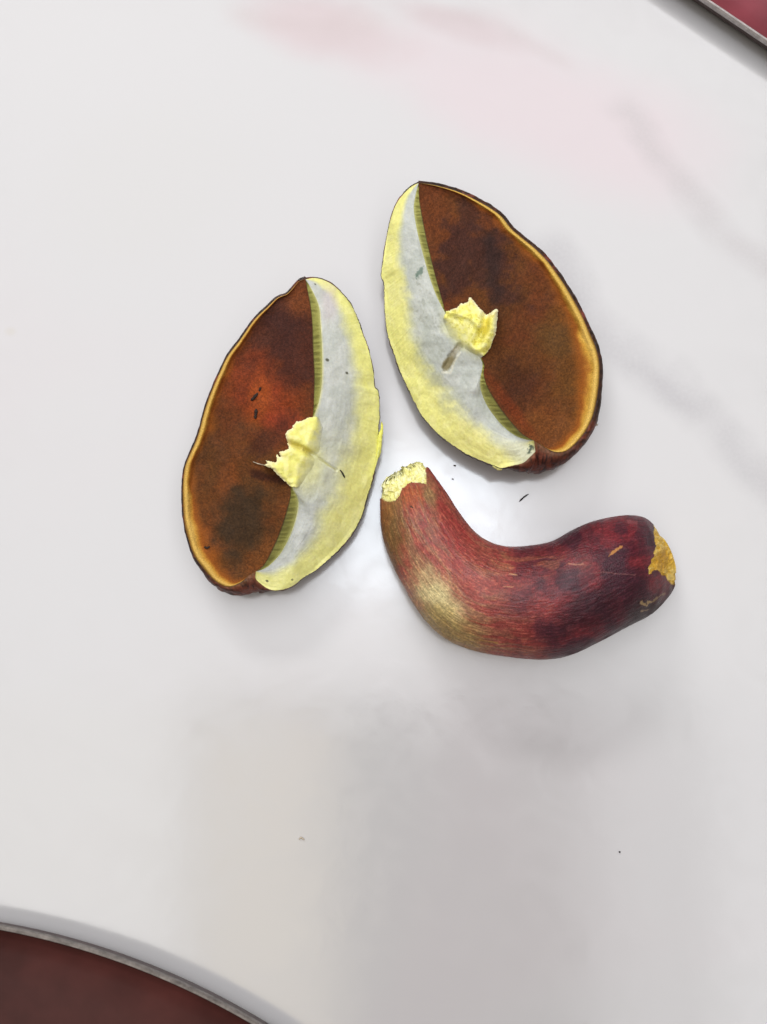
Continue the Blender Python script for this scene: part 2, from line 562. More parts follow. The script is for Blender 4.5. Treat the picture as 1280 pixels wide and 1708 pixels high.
    for _ in range(60):
        zp = np.pad(Z, 1, mode='edge')
        Z = (zp[:-2, 1:-1] + zp[2:, 1:-1] + zp[1:-1, :-2] + zp[1:-1, 2:] + 2 * Z) / 6
    din = seg_dist(inner, X, Y); dout = seg_dist(outer, X, Y)
    rise = din / (din + dout + 1e-6)
    lift = sstep(0, 0.30, rise)
    Z = Z * lift + q0 * (1 - lift) - 0.0003 + 0.0017 * sstep(0, .5, rise)
    Z = Z + (fbm(X / 16, Y / 16, 3, seed + 72) - .5) * peak * sstep(.25, .7, rise) + folds(X, Y) * sstep(0.05, .3, rise)
    # the torn edge curls and frays
    Z = Z - 0.0012 * np.exp(-dout / 3.0) + (fbm(X / 4, Y / 4, 2, seed + 73) - .5) * 0.0012 * np.exp(-dout / 6)
    Z = np.where(onf, Z, np.maximum(Z, q0 + 0.0002))
    for _ in range(4):
        zp = np.pad(Z, 1, mode='edge')
        Z = (zp[:-2, 1:-1] + zp[2:, 1:-1] + zp[1:-1, :-2] + zp[1:-1, 2:] + 2 * Z) / 6
    near = np.array([[1.0]])
    f2 = fcol.copy(); m2 = onf.astype(float)
    for _ in range(90):
        fp = np.pad(f2 * m2[..., None], ((1, 1), (1, 1), (0, 0))); mp_ = np.pad(m2, 1)
        sm = fp[:-2, 1:-1] + fp[2:, 1:-1] + fp[1:-1, :-2] + fp[1:-1, 2:]
        sw = mp_[:-2, 1:-1] + mp_[2:, 1:-1] + mp_[1:-1, :-2] + mp_[1:-1, 2:]
        new = (~onf) & (sw > 0)
        f2[new] = sm[new] / sw[new][:, None]; m2[new] = 1.0
    wy = sstep(.10, .55, rise + (fbm(X / 9, Y / 9, 3, seed + 74) - .5) * .3)
    colr = lin(scol(X, Y, rise)) * FLESH_GAIN
    colr = f2 * (1 - wy[..., None]) + colr * wy[..., None]
    id_ = -np.ones(X.shape, int)
    quad = ins[:-1, :-1] & ins[1:, :-1] & ins[:-1, 1:] & ins[1:, 1:]
    use = np.zeros(X.shape, bool)
    use[:-1, :-1] |= quad; use[1:, :-1] |= quad; use[:-1, 1:] |= quad; use[1:, 1:] |= quad
    id_[use] = np.arange(use.sum())
    V = P(X[use], Y[use], Z[use])
    Vb = P(X[use], Y[use], np.minimum(Z[use] - 0.0012, q0[use] - 0.0008))  # solid down to the pores
    a, b_, c, d = id_[:-1, :-1][quad], id_[:-1, 1:][quad], id_[1:, 1:][quad], id_[1:, :-1][quad]
    nV = len(V)
    F = np.stack([a, d, c, b_], -1).tolist()
    F += (np.stack([a, b_, c, d], -1) + nV).tolist()
    from collections import Counter
    ec = {}
    for f in F[:len(a)]:
        for i in range(4):
            e = (f[i], f[(i + 1) % 4])
            ec[e] = 1
    for (u, v) in ec:
        if (v, u) not in ec:
            F.append([v, u, u + nV, v + nV])
    cc = colr[use]
    mesh_obj('torn_stem_stub', np.r_[V, Vb], F, M_FLESH, root, np.r_[cc, cc])
    return root, dict(px=fpx, py=fpy, z=fz)


def noise_mask(px, py, sc, lo, hi, seed, octv=4):
    return sstep(lo, hi, fbm(px / sc, py / sc, octv, seed))


def ell(px, py, cx, cy, rx, ry, rot=0.0, soft=0.6, wob=0.5, seed=0, sc=22):
    c, s_ = math.cos(rot), math.sin(rot)
    dx, dy = px - cx, py - cy
    d = np.hypot((dx * c + dy * s_) / rx, (-dx * s_ + dy * c) / ry) + (fbm(px / sc, py / sc, 5, seed) - .5) * 2 * wob
    return sstep(1 + soft * .5, 1 - soft * .5, d)


def pores_base(px, py, s, col, seed, rim, w=0.05):
    n = fbm(px / 9, py / 9, 3, seed)
    m = fbm(px / 30, py / 30, 3, seed + 1)
    ww = w * (0.55 + 0.9 * m)
    col = mixc(col, (158, 88, 26), 0.8 * sstep(ww * 3.0, ww * 1.2, s))
    col = mixc(col, rim, sstep(ww * 1.55, ww * .8, s))
    col = mixc(col, (238, 206, 120), 0.55 * sstep(ww * 1.0, ww * .55, s) * sstep(0.0, ww * .3, s))
    col = mixc(col, (120, 84, 34), 0.9 * sstep(ww * .25, 0, s))
    return col


# ---- left half
Sl = [(508.6, 462), (497, 467.5), (485, 481), (476, 489.5), (461, 495), (445, 510), (422.5, 532), (399, 565), (378, 593), (366, 618),
      (354, 645), (341, 680.5), (328, 727), (315.6, 756), (306.7, 780), (303.5, 810), (303.5, 839.6), (306, 872), (311, 896),
      (321.6, 928.7), (336.4, 952), (351, 970), (369, 985), (390, 992.5), (410.7, 992.5), (420, 991), (428.5, 989)]
Rl = [(500, 471), (488.5, 484), (478.5, 492.5), (464, 499), (448.5, 513.5), (426, 535), (402.5, 568), (381.5, 596), (369, 620),
      (357, 647), (344, 682), (331.5, 728), (319, 757), (310, 781), (307, 810), (307, 839), (309.5, 871), (315, 894),
      (326.5, 924.5), (341, 947), (355, 964), (371, 976.5), (386, 978.5), (402, 971), (415, 960)]
Kl = [(513, 484.6), (517.6, 511), (520.6, 541), (522, 582.6), (524, 624), (523.5, 662.8), (522, 692.5), (515, 722), (503, 757), (491, 790),
      (485.5, 812), (484.4, 827.7), (479, 848.5), (470, 878), (458, 908), (445, 934.6), (437, 946)]
Tl = [(521, 484.6), (532, 511), (535, 541), (537.5, 582.6), (537.5, 633), (532.5, 668.7), (525, 692.5), (517, 722), (505, 757), (493, 790),
      (488, 812), (495, 827.7), (497.4, 841), (494, 863), (485, 890), (470, 919.8), (453, 940), (440, 949)]
Cl = [(524, 463.5), (538.5, 466.5), (556, 475.6), (577, 496.4), (592, 520), (605, 556), (615.6, 585.5), (623, 621), (625, 645), (631.5, 655),
      (633, 692.5), (631, 720), (630, 759), (621.6, 798), (612.6, 827.7), (601, 866), (583, 896), (562, 920), (532.5, 946.5), (505.7, 964),
      (488, 977.7), (470, 983.6), (452, 983.6), (434.5, 973), (426, 963)]
S2l = [(508.6, 462), (524, 461.5), (539.5, 464.5), (557.5, 473.6), (579, 495), (594, 519), (607, 555), (617.5, 585), (625, 621), (627, 645), (633.5, 655),
       (635, 692.5), (634, 720), (633, 760), (625.5, 799), (616.5, 829), (605, 868.5), (587, 899), (565, 923.5), (534.5, 949), (507, 966.5),
       (489, 980), (470, 986), (456, 986), (442, 987.5), (434, 988.5), (428.5, 989)]


def pl(px, py, s, t):
    c = np.broadcast_to(np.array([102, 58, 26.]), px.shape + (3,)).copy()
    f1 = fbm(px / 45, py / 45, 4, 3)
    c = mixc(c, (92, 58, 26), sstep(.45, .7, f1) * .6)
    c = mixc(c, (118, 64, 28), sstep(.55, .3, f1) * .6)
    c = mixc(c, (128, 52, 26), ell(px, py, 435, 645, 70, 75, .5, 1.3, .4, 4) * .8)
    c = mixc(c, (150, 60, 36), ell(px, py, 468, 690, 30, 50, -.5, 1.3, .4, 9) * .7)
    c = mixc(c, (168, 84, 28), ell(px, py, 435, 665, 18, 40, .2, 1.4, .5, 10) * .6)
    c = mixc(c, (74, 38, 28), ell(px, py, 495, 560, 46, 105, -.12, .9, .5, 5) * .92)
    c = mixc(c, (66, 36, 30), ell(px, py, 455, 545, 40, 60, .6, 1.2, .6, 6) * .7)
    c = mixc(c, (118, 64, 32), ell(px, py, 502, 495, 30, 30, 0, 1.2, .4, 7) * .9)
    c = mixc(c, (128, 58, 24), ell(px, py, 490, 670, 40, 24, 0, 1.3, .5, 8) * .6)
    c = mixc(c, (60, 44, 28), ell(px, py, 403, 872, 44, 62, .15, .8, .4, 12) * .92)
    c = mixc(c, (74, 46, 26), ell(px, py, 360, 720, 40, 70, .4, 1.4, .8, 13) * .35)
    c = mixc(c, (60, 30, 22), ell(px, py, 445, 735, 40, 18, -.7, 1.2, .7, 14) * .55)
    c = mixc(c, (58, 28, 16), ell(px, py, 450, 797, 36, 8, .25, 1.0, .6, 15) * .85)
    c = mixc(c, (122, 74, 34), ell(px, py, 445, 935, 30, 40, .6, 1.3, .5, 16) * .7)
    sp = fbm(px / 2.2, py / 2.2, 2, 18)
    c = c * (1 + 0.45 * (sp - .5))[..., None]
    return pores_base(px, py, s, c, 20, (196, 146, 58), 0.048 + 0.035 * sstep(.55, .8, t) - .02 * sstep(.35, .1, t))


def fl(px, py, s, t):
    n = fbm(px / 26, py / 26, 4, 30)
    th = 0.60 + 0.05 * np.sin(t * 6) - .05 * sstep(.8, 1, t)
    f = sstep(th - .17, th + .20, s + (n - .5) * .18)
    c = np.broadcast_to(np.array([182, 186, 180.]), px.shape + (3,)).copy()
    c = mixc(c, (192, 195, 190), noise_mask(px, py, 18, .35, .75, 31))
    c = mixc(c, (198, 198, 150), 0.3 * ell(px, py, 545, 780, 65, 55, .4, 1.4, .6, 32))
    c = mixc(c, (226, 224, 142), f)
    c = mixc(c, (232, 230, 160), f * noise_mask(px, py, 14, .5, .7, 33) * .6)
    c = mixc(c, (190, 178, 180), .5 * ell(px, py, 548, 505, 14, 26, 0, 1.2, .5, 34))
    c = mixc(c, (162, 154, 66), .55 * sstep(np.clip(3.2 - (px - 497) / 32, .5, 3.2), 0.2, seg_dist([(497, 741), (520, 755), (548, 776), (560, 783)], px, py) + (n - .5) * 2))  # shade of the crease painted in as a darker line
    c = mixc(c, (210, 210, 160), 1.0 * ell(px, py, 500, 752, 36, 64, -.3, .9, .25, 37))
    c = mixc(c, (210, 206, 140), .6 * sstep(.05, 0, s))
    for (x, y, r) in ((546, 600, 3.2), (578.6, 622, 2.4), (446, 969, 2.2), (488, 967, 1.8), (526, 474, 1.6)):
        c = mixc(c, (70, 70, 56), .85 * ell(px, py, x, y, r, r * .8, .5, .5, .3, 35, 4))
    c = c * (1 + .07 * (fbm(px / 3, py / 3, 3, 36) - .5))[..., None]
    return c


def stub_col_l(X, Y, rise):
    n = fbm(X / 9, Y / 9, 4, 41)
    c = np.broadcast_to(np.array([228, 224, 124.]), X.shape + (3,)).copy()
    c = mixc(c, (238, 232, 158), sstep(.4, .65, n) * .7)
    c = mixc(c, (196, 182, 84), sstep(9, 2, seg_dist([(478, 735), (500, 745), (520, 757)], X, Y)) * .7)  # fold's shade painted on as darker yellow
    c = mixc(c, (246, 228, 190), sstep(.86, 1, rise) * .8)
    return c


def folds_l(X, Y):
    d = seg_dist([(474, 738), (497, 745), (520, 758), (540, 770)], X, Y)
    return -0.0012 * np.exp(-(d / 4) ** 2) + 0.0006 * np.exp(-((d - 12) / 8) ** 2)


def cav_l(px, py):
    d = seg_dist([(480, 735), (500, 743), (520, 757), (548, 775), (562, 784)], px, py)
    sgn = (py - (735 + (px - 480) * .62)) > 0
    return np.where(sgn, -0.0010, -0.0005) * np.exp(-(d / np.clip(4.5 - (px - 480) / 28, 1.2, 5)) ** 2)


stub_l = ([(524, 694), (512, 697), (503, 701), (497, 704), (494, 701), (489, 709), (488, 714), (480, 718), (476, 724), (477, 732), (480, 740), (481, 748), (474, 752),
           (466, 753), (468, 763), (463, 758), (461, 756), (462, 768), (459, 771), (450, 768), (443, 768), (446, 773), (440, 775), (455, 783), (463, 792), (474, 802), (484, 812)],
          [(503, 812), (527, 785), (541, 748), (543, 712), (533, 696)], 0.0011, stub_col_l, folds_l)

cap_l, gl = half_cap('mushroom_cap_half', 'left half of the cut mushroom cap, reddest pores, flesh facing right', Sl, Rl, Kl, Tl, Cl, S2l,
                     (510, 466), (427, 953), 0.018, 0.0245, 0.0105, 0.0155, pl, fl, None, 101, stub_l, cav_l, 0.45)

# ---- right half
Sr = [(698.6, 303), (721.5, 305), (751, 312), (774, 319.5), (797, 330.5), (820, 343.5), (840, 358.5), (856, 378.4), (872.4, 393), (895, 411),
      (915, 431), (935, 457), (952, 483), (972, 518), (987.5, 552), (999, 578.7), (1005, 605), (1005.5, 631), (1003, 664),
      (998, 697), (988, 723), (971.5, 746), (951, 766), (925, 782.5), (905, 788), (897, 789), (890, 789.5)]
Rr = [(721, 309), (750, 316), (772, 324), (794.5, 335), (817, 347.5), (836.5, 362), (852.5, 382), (869.5, 396.5), (891.5, 414.5),
      (911, 434.5), (930.5, 460), (947.5, 486), (967, 520.5), (982, 554), (993, 580), (998.5, 605.5), (998.5, 631), (994.5, 663),
      (986.5, 694), (975.5, 718.5), (961, 738), (945, 752), (928, 754.5), (912, 747.5), (901, 740)]
Kr = [(699.5, 325), (702, 345.6), (710, 388), (718, 424), (728, 463.7), (739.6, 506), (743, 518), (757, 540), (778, 566), (800, 592), (808, 608),
      (807.5, 624.6), (815, 647.6), (833, 677), (853, 703), (872, 724.0)]
Tr = [(693.5, 325), (690.5, 349), (696, 385), (705, 421), (715, 457), (728, 493), (741, 518), (755, 541), (776, 567), (798, 593), (805, 608),
      (801.5, 632), (802.5, 651), (813, 677), (833, 704), (853, 722), (872, 731.5)]
Cr = [(690, 309), (679, 317.7), (664, 335.8), (654, 358.7), (646, 391.5), (640, 431), (636.5, 458), (641, 474), (642, 509.6), (646, 552),
      (656, 585), (669, 621), (685.5, 657.5), (705, 693.6), (731, 723), (761, 746), (787, 761), (823, 775.6), (836.4, 780.5), (853, 777),
      (872.5, 772.3), (885.6, 760.8), (895.5, 749.4), (894, 740.5)]
S2r = [(698.6, 303), (688.5, 307.5), (677, 316.5), (662, 335), (652, 358.5), (644, 391), (637.5, 431), (634, 458), (638.5, 474), (640, 510), (643.5, 553),
       (653, 586), (666, 622.5), (682.5, 659), (702, 696), (728.5, 726), (759, 749.5), (785, 765), (821.5, 780), (836, 784.5), (853, 786.5),
       (868, 788.5), (878, 789.5), (884, 789.5), (887, 789.5), (890, 789.5)]


def pr(px, py, s, t):
    c = np.broadcast_to(np.array([100, 56, 27.]), px.shape + (3,)).copy()
    f1 = fbm(px / 50, py / 50, 4, 63)
    c = mixc(c, (104, 52, 27), sstep(.45, .7, f1) * .45)
    c = mixc(c, (98, 60, 28), sstep(.52, .3, f1) * .5)
    c = mixc(c, (112, 60, 30), ell(px, py, 730, 370, 30, 60, -.3, 1.3, .4, 64) * .8)
    c = mixc(c, (104, 68, 28), ell(px, py, 950, 600, 40, 110, -.1, 1.3, .5, 65) * .7)
    dk = np.maximum.reduce([ell(px, py, 800, 420, 62, 48, .5, .7, .8, 66), ell(px, py, 760, 455, 45, 32, -.3, .8, .9, 67),
                            ell(px, py, 782, 350, 16, 42, .25, .8, .9, 68) * .8, ell(px, py, 830, 480, 60, 22, .45, .9, 1.0, 69) * .9,
                            ell(px, py, 735, 490, 14, 14, .0, .9, .6, 70)])
    c = mixc(c, (68, 40, 34), dk * .85)
    c = mixc(c, (50, 34, 32), ell(px, py, 822, 440, 14, 60, -.1, 1.1, .7, 71) * .7)
    c = mixc(c, (68, 38, 26), ell(px, py, 866, 640, 36, 32, .5, 1.3, .7, 72) * .6)
    c = mixc(c, (92, 64, 32), ell(px, py, 920, 560, 40, 20, .3, 1.4, .9, 73) * .6)
    c = mixc(c, (122, 74, 34), ell(px, py, 920, 715, 60, 35, .2, 1.4, .5, 74) * .7)
    c = mixc(c, (128, 52, 22), ell(px, py, 845, 670, 10, 70, -.65, 1.2, .4, 75) * .5)
    sp = fbm(px / 2.2, py / 2.2, 2, 78)
    c = c * (1 + 0.45 * (sp - .5))[..., None]
    return pores_base(px, py, s, c, 80, (210, 164, 66), 0.052 + 0.022 * sstep(.40, .65, t) - .015 * sstep(.2, .05, t))


def fr(px, py, s, t):
    n = fbm(px / 24, py / 24, 4, 90)
    th = 0.52 + .12 * sstep(.35, .55, t) - .16 * sstep(.7, .9, t)
    f = sstep(th - .16, th + .18, s + (n - .5) * .18)
    c = np.broadcast_to(np.array([178, 183, 176.]), px.shape + (3,)).copy()
    c = mixc(c, (190, 194, 188), noise_mask(px, py, 16, .35, .72, 91))
    c = mixc(c, (152, 156, 144), .4 * noise_mask(px, py, 5, .6, .75, 92) * sstep(.2, .35, t) * sstep(.75, .6, t))
    c = mixc(c, (230, 227, 142), f)
    c = mixc(c, (236, 232, 160), f * noise_mask(px, py, 12, .5, .7, 93) * .6)
    c = mixc(c, (198, 202, 196), .7 * ell(px, py, 866, 750, 40, 20, .5, 1.2, .4, 94))
    c = mixc(c, (210, 210, 156), 1.0 * ell(px, py, 788, 546, 50, 36, .7, .9, .25, 89))
    c = mixc(c, (90, 110, 98), .8 * ell(px, py, 699.5, 455.6, 4, 8, .5, .8, 1.3, 95, 4))
    c = mixc(c, (60, 74, 62), .85 * ell(px, py, 885, 749, 3.4, 7, .3, .8, 1.2, 96, 4))
    c = mixc(c, (128, 116, 78), .85 * ell(px, py, 749, 604, 6.5, 17, .52, .7, .5, 97, 8))
    c = mixc(c, (176, 166, 140), .6 * ell(px, py, 760, 585, 5, 12, .62, .8, .2, 98, 8))
    c = mixc(c, (210, 208, 190), .7 * sstep(3, .5, abs(seg_dist([(738, 621), (752, 622), (758, 603), (768, 588)], px, py))))
    c = c * (1 + .07 * (fbm(px / 3, py / 3, 3, 99) - .5))[..., None]
    return c


def cav_r(px, py):
    d = seg_dist([(744, 614), (754, 596), (766, 578)], px, py)
    return -0.0013 * sstep(8, 3.0, d + (fbm(px / 6, py / 6, 2, 200) - .5) * 4)


def stub_col_r(X, Y, rise):
    n = fbm(X / 8, Y / 8, 4, 111)
    c = np.broadcast_to(np.array([230, 224, 118.]), X.shape + (3,)).copy()
    c = mixc(c, (240, 234, 160), sstep(.4, .62, n) * .8)
    c = mixc(c, (206, 190, 66), ell(X, Y, 812, 546, 7, 20, .2, .9, .3, 112) * .7)
    c = mixc(c, (188, 180, 72), sstep(.62, .72, fbm(X / 4, Y / 4, 3, 113)) * .6)
    c = mixc(c, (248, 232, 200), sstep(.88, 1, rise) * .8)
    return c


def folds_r(X, Y):
    d = seg_dist([(812, 524), (808, 545), (796, 572)], X, Y)
    e = seg_dist([(750, 519), (784, 530), (800, 545)], X, Y)
    return -0.0016 * np.exp(-(d / 5) ** 2) + 0.0009 * np.exp(-((d - 11) / 6) ** 2) + 0.0010 * np.exp(-(e / 5) ** 2)


stub_r = ([(743, 518), (752, 516.5), (761, 514), (768, 506), (776, 505), (781, 502), (782, 496), (786, 495), (793.7, 506), (803.5, 516), (811, 525), (815, 524),
           (822, 517), (829, 514.5), (831.5, 519), (830, 533), (827, 559), (820, 579), (813, 588)],
          [(803, 598), (785, 592), (762, 582), (744, 564), (738, 538)], 0.0012, stub_col_r, folds_r)

cap_r, gr_ = half_cap('mushroom_cap_half', 'right half of the cut mushroom cap, brown pores with yellow rim, flesh facing left', Sr, Rr, Kr, Tr, Cr, S2r,
                      (698.6, 305.5), (891, 735), 0.018, 0.0240, 0.0100, 0.0150, pr, fr, None, 131, stub_r, cav_r, 0.2)


# torn flap of flesh on the outer edge of the left half, and the ragged shred of the right one
def ribbon(name, pts, wid, z0, z1, thick, mat, root, rgb, seed):
    n = 60
    pts = np.asarray(pts, float)
    u = np.linspace(0, len(pts) - 1, n)
    c = catmull(pts, u); w = np.interp(u, np.arange(len(wid)), wid) * (0.75 + .5 * fbm(np.linspace(0, 14, n), np.zeros(n), 2, seed))
    tg = np.gradient(c, axis=0); nn = np.stack([-tg[:, 1], tg[:, 0]], -1); nn /= np.linalg.norm(nn, axis=1)[:, None]
    m = 9
    a = np.linspace(0, 2 * np.pi, m, endpoint=False)
    zz = np.interp(u, np.linspace(0, len(pts) - 1, len(z0)), z0)
    V = []
    for i in range(n):
        q = c[i] + nn[i] * (np.cos(a)[:, None] * w[i])
        z = zz[i] + np.sin(a) * thick + (fbm(q[:, 0] / 4, q[:, 1] / 4, 2, seed + 1) - .5) * thick
        V.append(P(q[:, 0], q[:, 1], z))
    V = np.array(V)
    F = grid_faces(n, m, True).tolist() + [list(range(m))[::-1], [(n - 1) * m + k for k in range(m)]]
    cc = np.broadcast_to(np.array(rgb, float), (n * m, 3)) * (1 + .12 * (fbm(V.reshape(-1, 3)[:, 0] / .001, V.reshape(-1, 3)[:, 1] / .001, 3, seed) - .5))[:, None]
    return mesh_obj(name, V.reshape(-1, 3), F, mat, root, lin(cc))


ribbon('torn_flesh_flap', [(637, 704), (637.5, 715), (634.5, 728), (633, 742), (632, 754), (631, 764)], [1.2, 2.2, 3.6, 3.8, 4.0, .8], [0.0095, .0095, .009], 0, 0.0006, M_TORN, cap_l, (228, 226, 110), 150)
ribbon('torn_flesh_flap', [(622, 792), (627, 775), (631, 758), (633, 740)], [.6, 1.2, 1.8, .8], [0.0098, .0098, .0094], 0, 0.0005, M_TORN, cap_l, (224, 222, 130), 152)
ribbon('torn_flesh_flap', [(590, 884), (583, 893), (573, 906)], [.8, 2.4, .6], [0.0102, .0100], 0, 0.0005, M_TORN, cap_l, (226, 224, 150), 154)
ribbon('torn_flesh_flap', [(822, 777), (831, 782), (838, 783)], [1.2, 2.6, 1.0], [0.012, .0118], 0, 0.0007, M_TORN, cap_r, (228, 222, 140), 156)


# ------------------------------------------------------------------ the stem
I_ = [(712, 781), (722, 791), (745, 822), (768, 858), (795, 890), (822, 906), (850, 912), (885, 910), (920, 903), (955, 884), (985, 871),
      (1015, 863.5), (1045, 860), (1070, 862.5), (1086, 873), (1094, 884), (1101, 894)]
O_ = [(635, 806), (634, 835), (637, 885), (650, 930), (672, 975), (702, 1025), (740, 1063), (790, 1085), (850, 1096), (905, 1100), (950, 1093),
      (1000, 1070), (1045, 1046), (1085, 1025), (1112, 999), (1124.5, 979), (1127, 962)]
HZ = [.66, .84, .95, 1, 1, 1, 1, 1, 1, 1, .99, .96, .91, .83, .71, .56, .38]
NL, NA = 560, 560
uI = arc_u([(a[0] + b[0], a[1] + b[1]) for a, b in zip(I_, O_)], NL)
Ic = catmull(I_, uI); Oc = catmull(O_, uI); hz = catmull([(h, 0) for h in HZ], uI)[:, 0]
mid = (Ic + Oc) / 2; half = (Oc - Ic) / 2
rad = np.linalg.norm(half, axis=1) * MM
body = np.minimum(rad, 0.0178)
_k = np.hanning(91); _k /= _k.sum()
body = np.convolve(np.pad(body, 45, mode='edge'), _k, 'valid')
hz = np.convolve(np.pad(hz, 12, mode='edge'), np.hanning(25) / np.hanning(25).sum(), 'valid')
zr = body * 0.90 * hz
zr_full = body * 0.90
an = np.linspace(0, 2 * np.pi, NA, endpoint=False)
lon = np.r_[0, np.cumsum(np.linalg.norm(np.diff(mid, axis=0), axis=1))]
tang = np.gradient(mid, axis=0); tang /= np.linalg.norm(tang, axis=1)[:, None]
ca, sa = np.cos(an)[None, :], np.sin(an)[None, :]
U = lon[:, None] + 0 * ca
# ragged top end
jag = np.where(ca < -.05, 6.0, -6.0) * 1.0 + (fbm(an[None, :] * 9, 0 * an[None, :], 3, 160) - .5) * 16
jf = np.exp(-lon / 14)[:, None] * jag
PX = mid[:, :1] + half[:, :1] * ca - tang[:, :1] * jf
PY = mid[:, 1:] + half[:, 1:] * ca - tang[:, 1:] * jf
zc = np.minimum(zr_full, np.maximum(zr, .006))
ZZ = zc[:, None] + 0 * ca
Vst = P(PX, PY, ZZ)
up = np.where(sa > 0, zr[:, None], np.minimum(zc, zr_full)[:, None])
Vst[:, :, 2] += sa * up * (1 + .05 * (fbm(U / 70, an[None, :] * 1.2, 2, 161) - .5))
# pigment is laid out where the upper side is seen from above
CX, CY = PX, PY
_d = Vst - CAM
_zc = _d[..., 1] * ST - _d[..., 2] * CT
PX = W0 / 2 + _d[..., 0] / _zc / TH * H0 / 2
PY = H0 / 2 - (_d[..., 1] * CT + _d[..., 2] * ST) / _zc / TH * H0 / 2
fibre = fbm(U / 75 + 2 * fbm(U / 120, an[None] * 2, 2, 163), an[None, :] * 13 + 4 * fbm(U / 45, an[None] * 4, 2, 161), 3, 162)
fine = fbm(U / 10, an[None, :] * 52 + 3 * fbm(U / 40, an[None] * 4, 2, 168), 2, 164)
blot = fbm(PX / 38, PY / 38, 4, 165)
c = np.broadcast_to(np.array([126, 44, 46.]), PX.shape + (3,)).copy()
xr = sstep(800, 1040, PX + (blot - .5) * 150)
c = mixc(c, (80, 28, 40), xr)
c = mixc(c, (60, 24, 38), .85 * sstep(.5, .66, blot) * xr)
c = mixc(c, (120, 34, 42), .65 * sstep(.46, .33, blot) * sstep(780, 900, PX))
lf = sstep(900, 690, PX - (PY - 900) * .45 + (blot - .5) * 140)
c = mixc(c, (152, 80, 66), lf * .8)
c = mixc(c, (148, 122, 86), lf * sstep(.40, .70, fibre) * .55)
c = mixc(c, (164, 74, 64), sstep(.58, .40, fibre) * lf * .4)
c = mixc(c, (112, 84, 48), .8 * ell(PX, PY, 648, 890, 26, 80, .05, 1.2, .5, 166))
c = mixc(c, (212, 198, 146), .95 * ell(PX, PY, 730, 1000, 30, 60, -.65, 1.4, .35, 167))
c = mixc(c, (158, 136, 78), .75 * ell(PX, PY, 745, 1055, 30, 70, -1.05, 1.3, .4, 171))
c = mixc(c, (166, 84, 44), .6 * ell(PX, PY, 688, 828, 22, 18, .1, 1.2, .4, 169))
c = mixc(c, (150, 84, 44), .4 * ell(PX, PY, 645, 855, 12, 24, .0, 1.2, .4, 170))
c = mixc(c, (136, 112, 74), .75 * ell(PX, PY, 722, 845, 9, 45, -.25, 1.0, .6, 172))
c = mixc(c, (144, 48, 50), .6 * ell(PX, PY, 765, 900, 26, 60, -.55, 1.2, .6, 173))
c = mixc(c, (150, 92, 62), .5 * ell(PX, PY, 880, 940, 80, 14, .0, 1.3, .9, 174) * sstep(.45, .6, fibre))
c = mixc(c, (48, 30, 32), .85 * ell(PX, PY, 1085, 1020, 48, 26, -.6, 1.1, .6, 175))
c = mixc(c, (52, 22, 32), .7 * ell(PX, PY, 985, 1020, 70, 26, -.4, 1.2, .6, 176))
hi = sstep(.56, .74, fine); lo = sstep(.44, .28, fine)
c = mixc(c, c * 1.12 + np.array([22, 18, 12]), hi * .5)
c = mixc(c, c * 0.87, lo * .7)
c = mixc(c, (196, 160, 100), .22 * sstep(.64, .80, fine) * lf)
dots = fbm(PX / 2.6, PY / 2.6, 2, 190)
c = c * (1 + .34 * (dots - .5))[..., None]
for (ln_, w, rgb) in (([(1018, 925), (1028, 917), (1037, 912)], 3.2, (200, 140, 70)), ([(949, 940), (960, 942), (973, 941)], 1.6, (176, 120, 96)),
                      ([(984, 957), (1008, 954), (1030, 957), (1060, 959)], .9, (130, 84, 80)), ([(1071, 1005), (1079, 1010), (1083, 1004)], 3.2, (178, 150, 100)),
                      ([(1090, 1003), (1100, 995), (1108, 990)], 2.0, (140, 116, 80)), ([(1068, 1020), (1082, 1017)], 2.0, (150, 126, 96)),
                      ([(850, 957), (862, 959)], 1.8, (196, 150, 110)), ([(840, 978), (856, 979)], 1.5, (190, 130, 96)),
                      ([(800, 1067), (830, 1072)], 1.5, (170, 130, 70)), ([(1048, 869), (1060, 871)], 4, (132, 66, 70)), ([(686, 845), (689, 847)], 2.0, (50, 30, 20))):
    d = seg_dist(ln_, PX, PY) + (fbm(PX / 4, PY / 4, 3, 178) - .5) * (w * .8 if w < 1.9 else w * 2.2)
    c = mixc(c, rgb, .85 * sstep(w, w * .35, d) * (sa > 0))
# flesh laid bare at both ends
poly_top = [(600, 760), (712, 760), (711.5, 793), (712, 809), (706, 806), (697, 804), (688, 804), (681, 806), (677, 811), (671, 815), (667, 825), (660, 833),
            (654, 838), (646, 838), (641, 836), (634, 831), (600, 834)]
poly_bot = [(1089, 872), (1091, 880), (1091, 893), (1094, 915), (1088, 935), (1081, 953), (1083, 958), (1090, 952), (1099, 951), (1105, 960), (1110, 961), (1118, 974), (1127, 976), (1140, 975), (1140, 860)]
jx = (fbm(PX / 6, PY / 6, 3, 180) - .5) * 5; jy = (fbm(PX / 6, PY / 6, 3, 181) - .5) * 5
top_in = (inside(poly_top, PX + jx, PY + jy) & (sa > -.35)) | (U < 9)
bot_in = inside(poly_bot, PX + jx, PY + jy) & (sa > -.1)
bare = top_in | bot_in
ctr = Vst.mean(1, keepdims=True)
dirn = Vst - ctr; dirn /= np.linalg.norm(dirn, axis=2, keepdims=True)
rough_n = fbm(PX / 6, PY / 6, 4, 182) - .5
Vst = Vst + dirn * ((-0.0005 + rough_n * 0.0018) * bare + (fibre - .5) * 0.00012 * ~bare + (fine - .5) * .00014 * ~bare)[..., None]
fc = mixc(np.broadcast_to(np.array([222, 218, 142.]), PX.shape + (3,)), (238, 234, 182), sstep(-.12, .12, rough_n))
fc = mixc(fc, (168, 156, 74), .3 * sstep(.58, .7, fbm(PX / 5, PY / 5, 3, 183)))
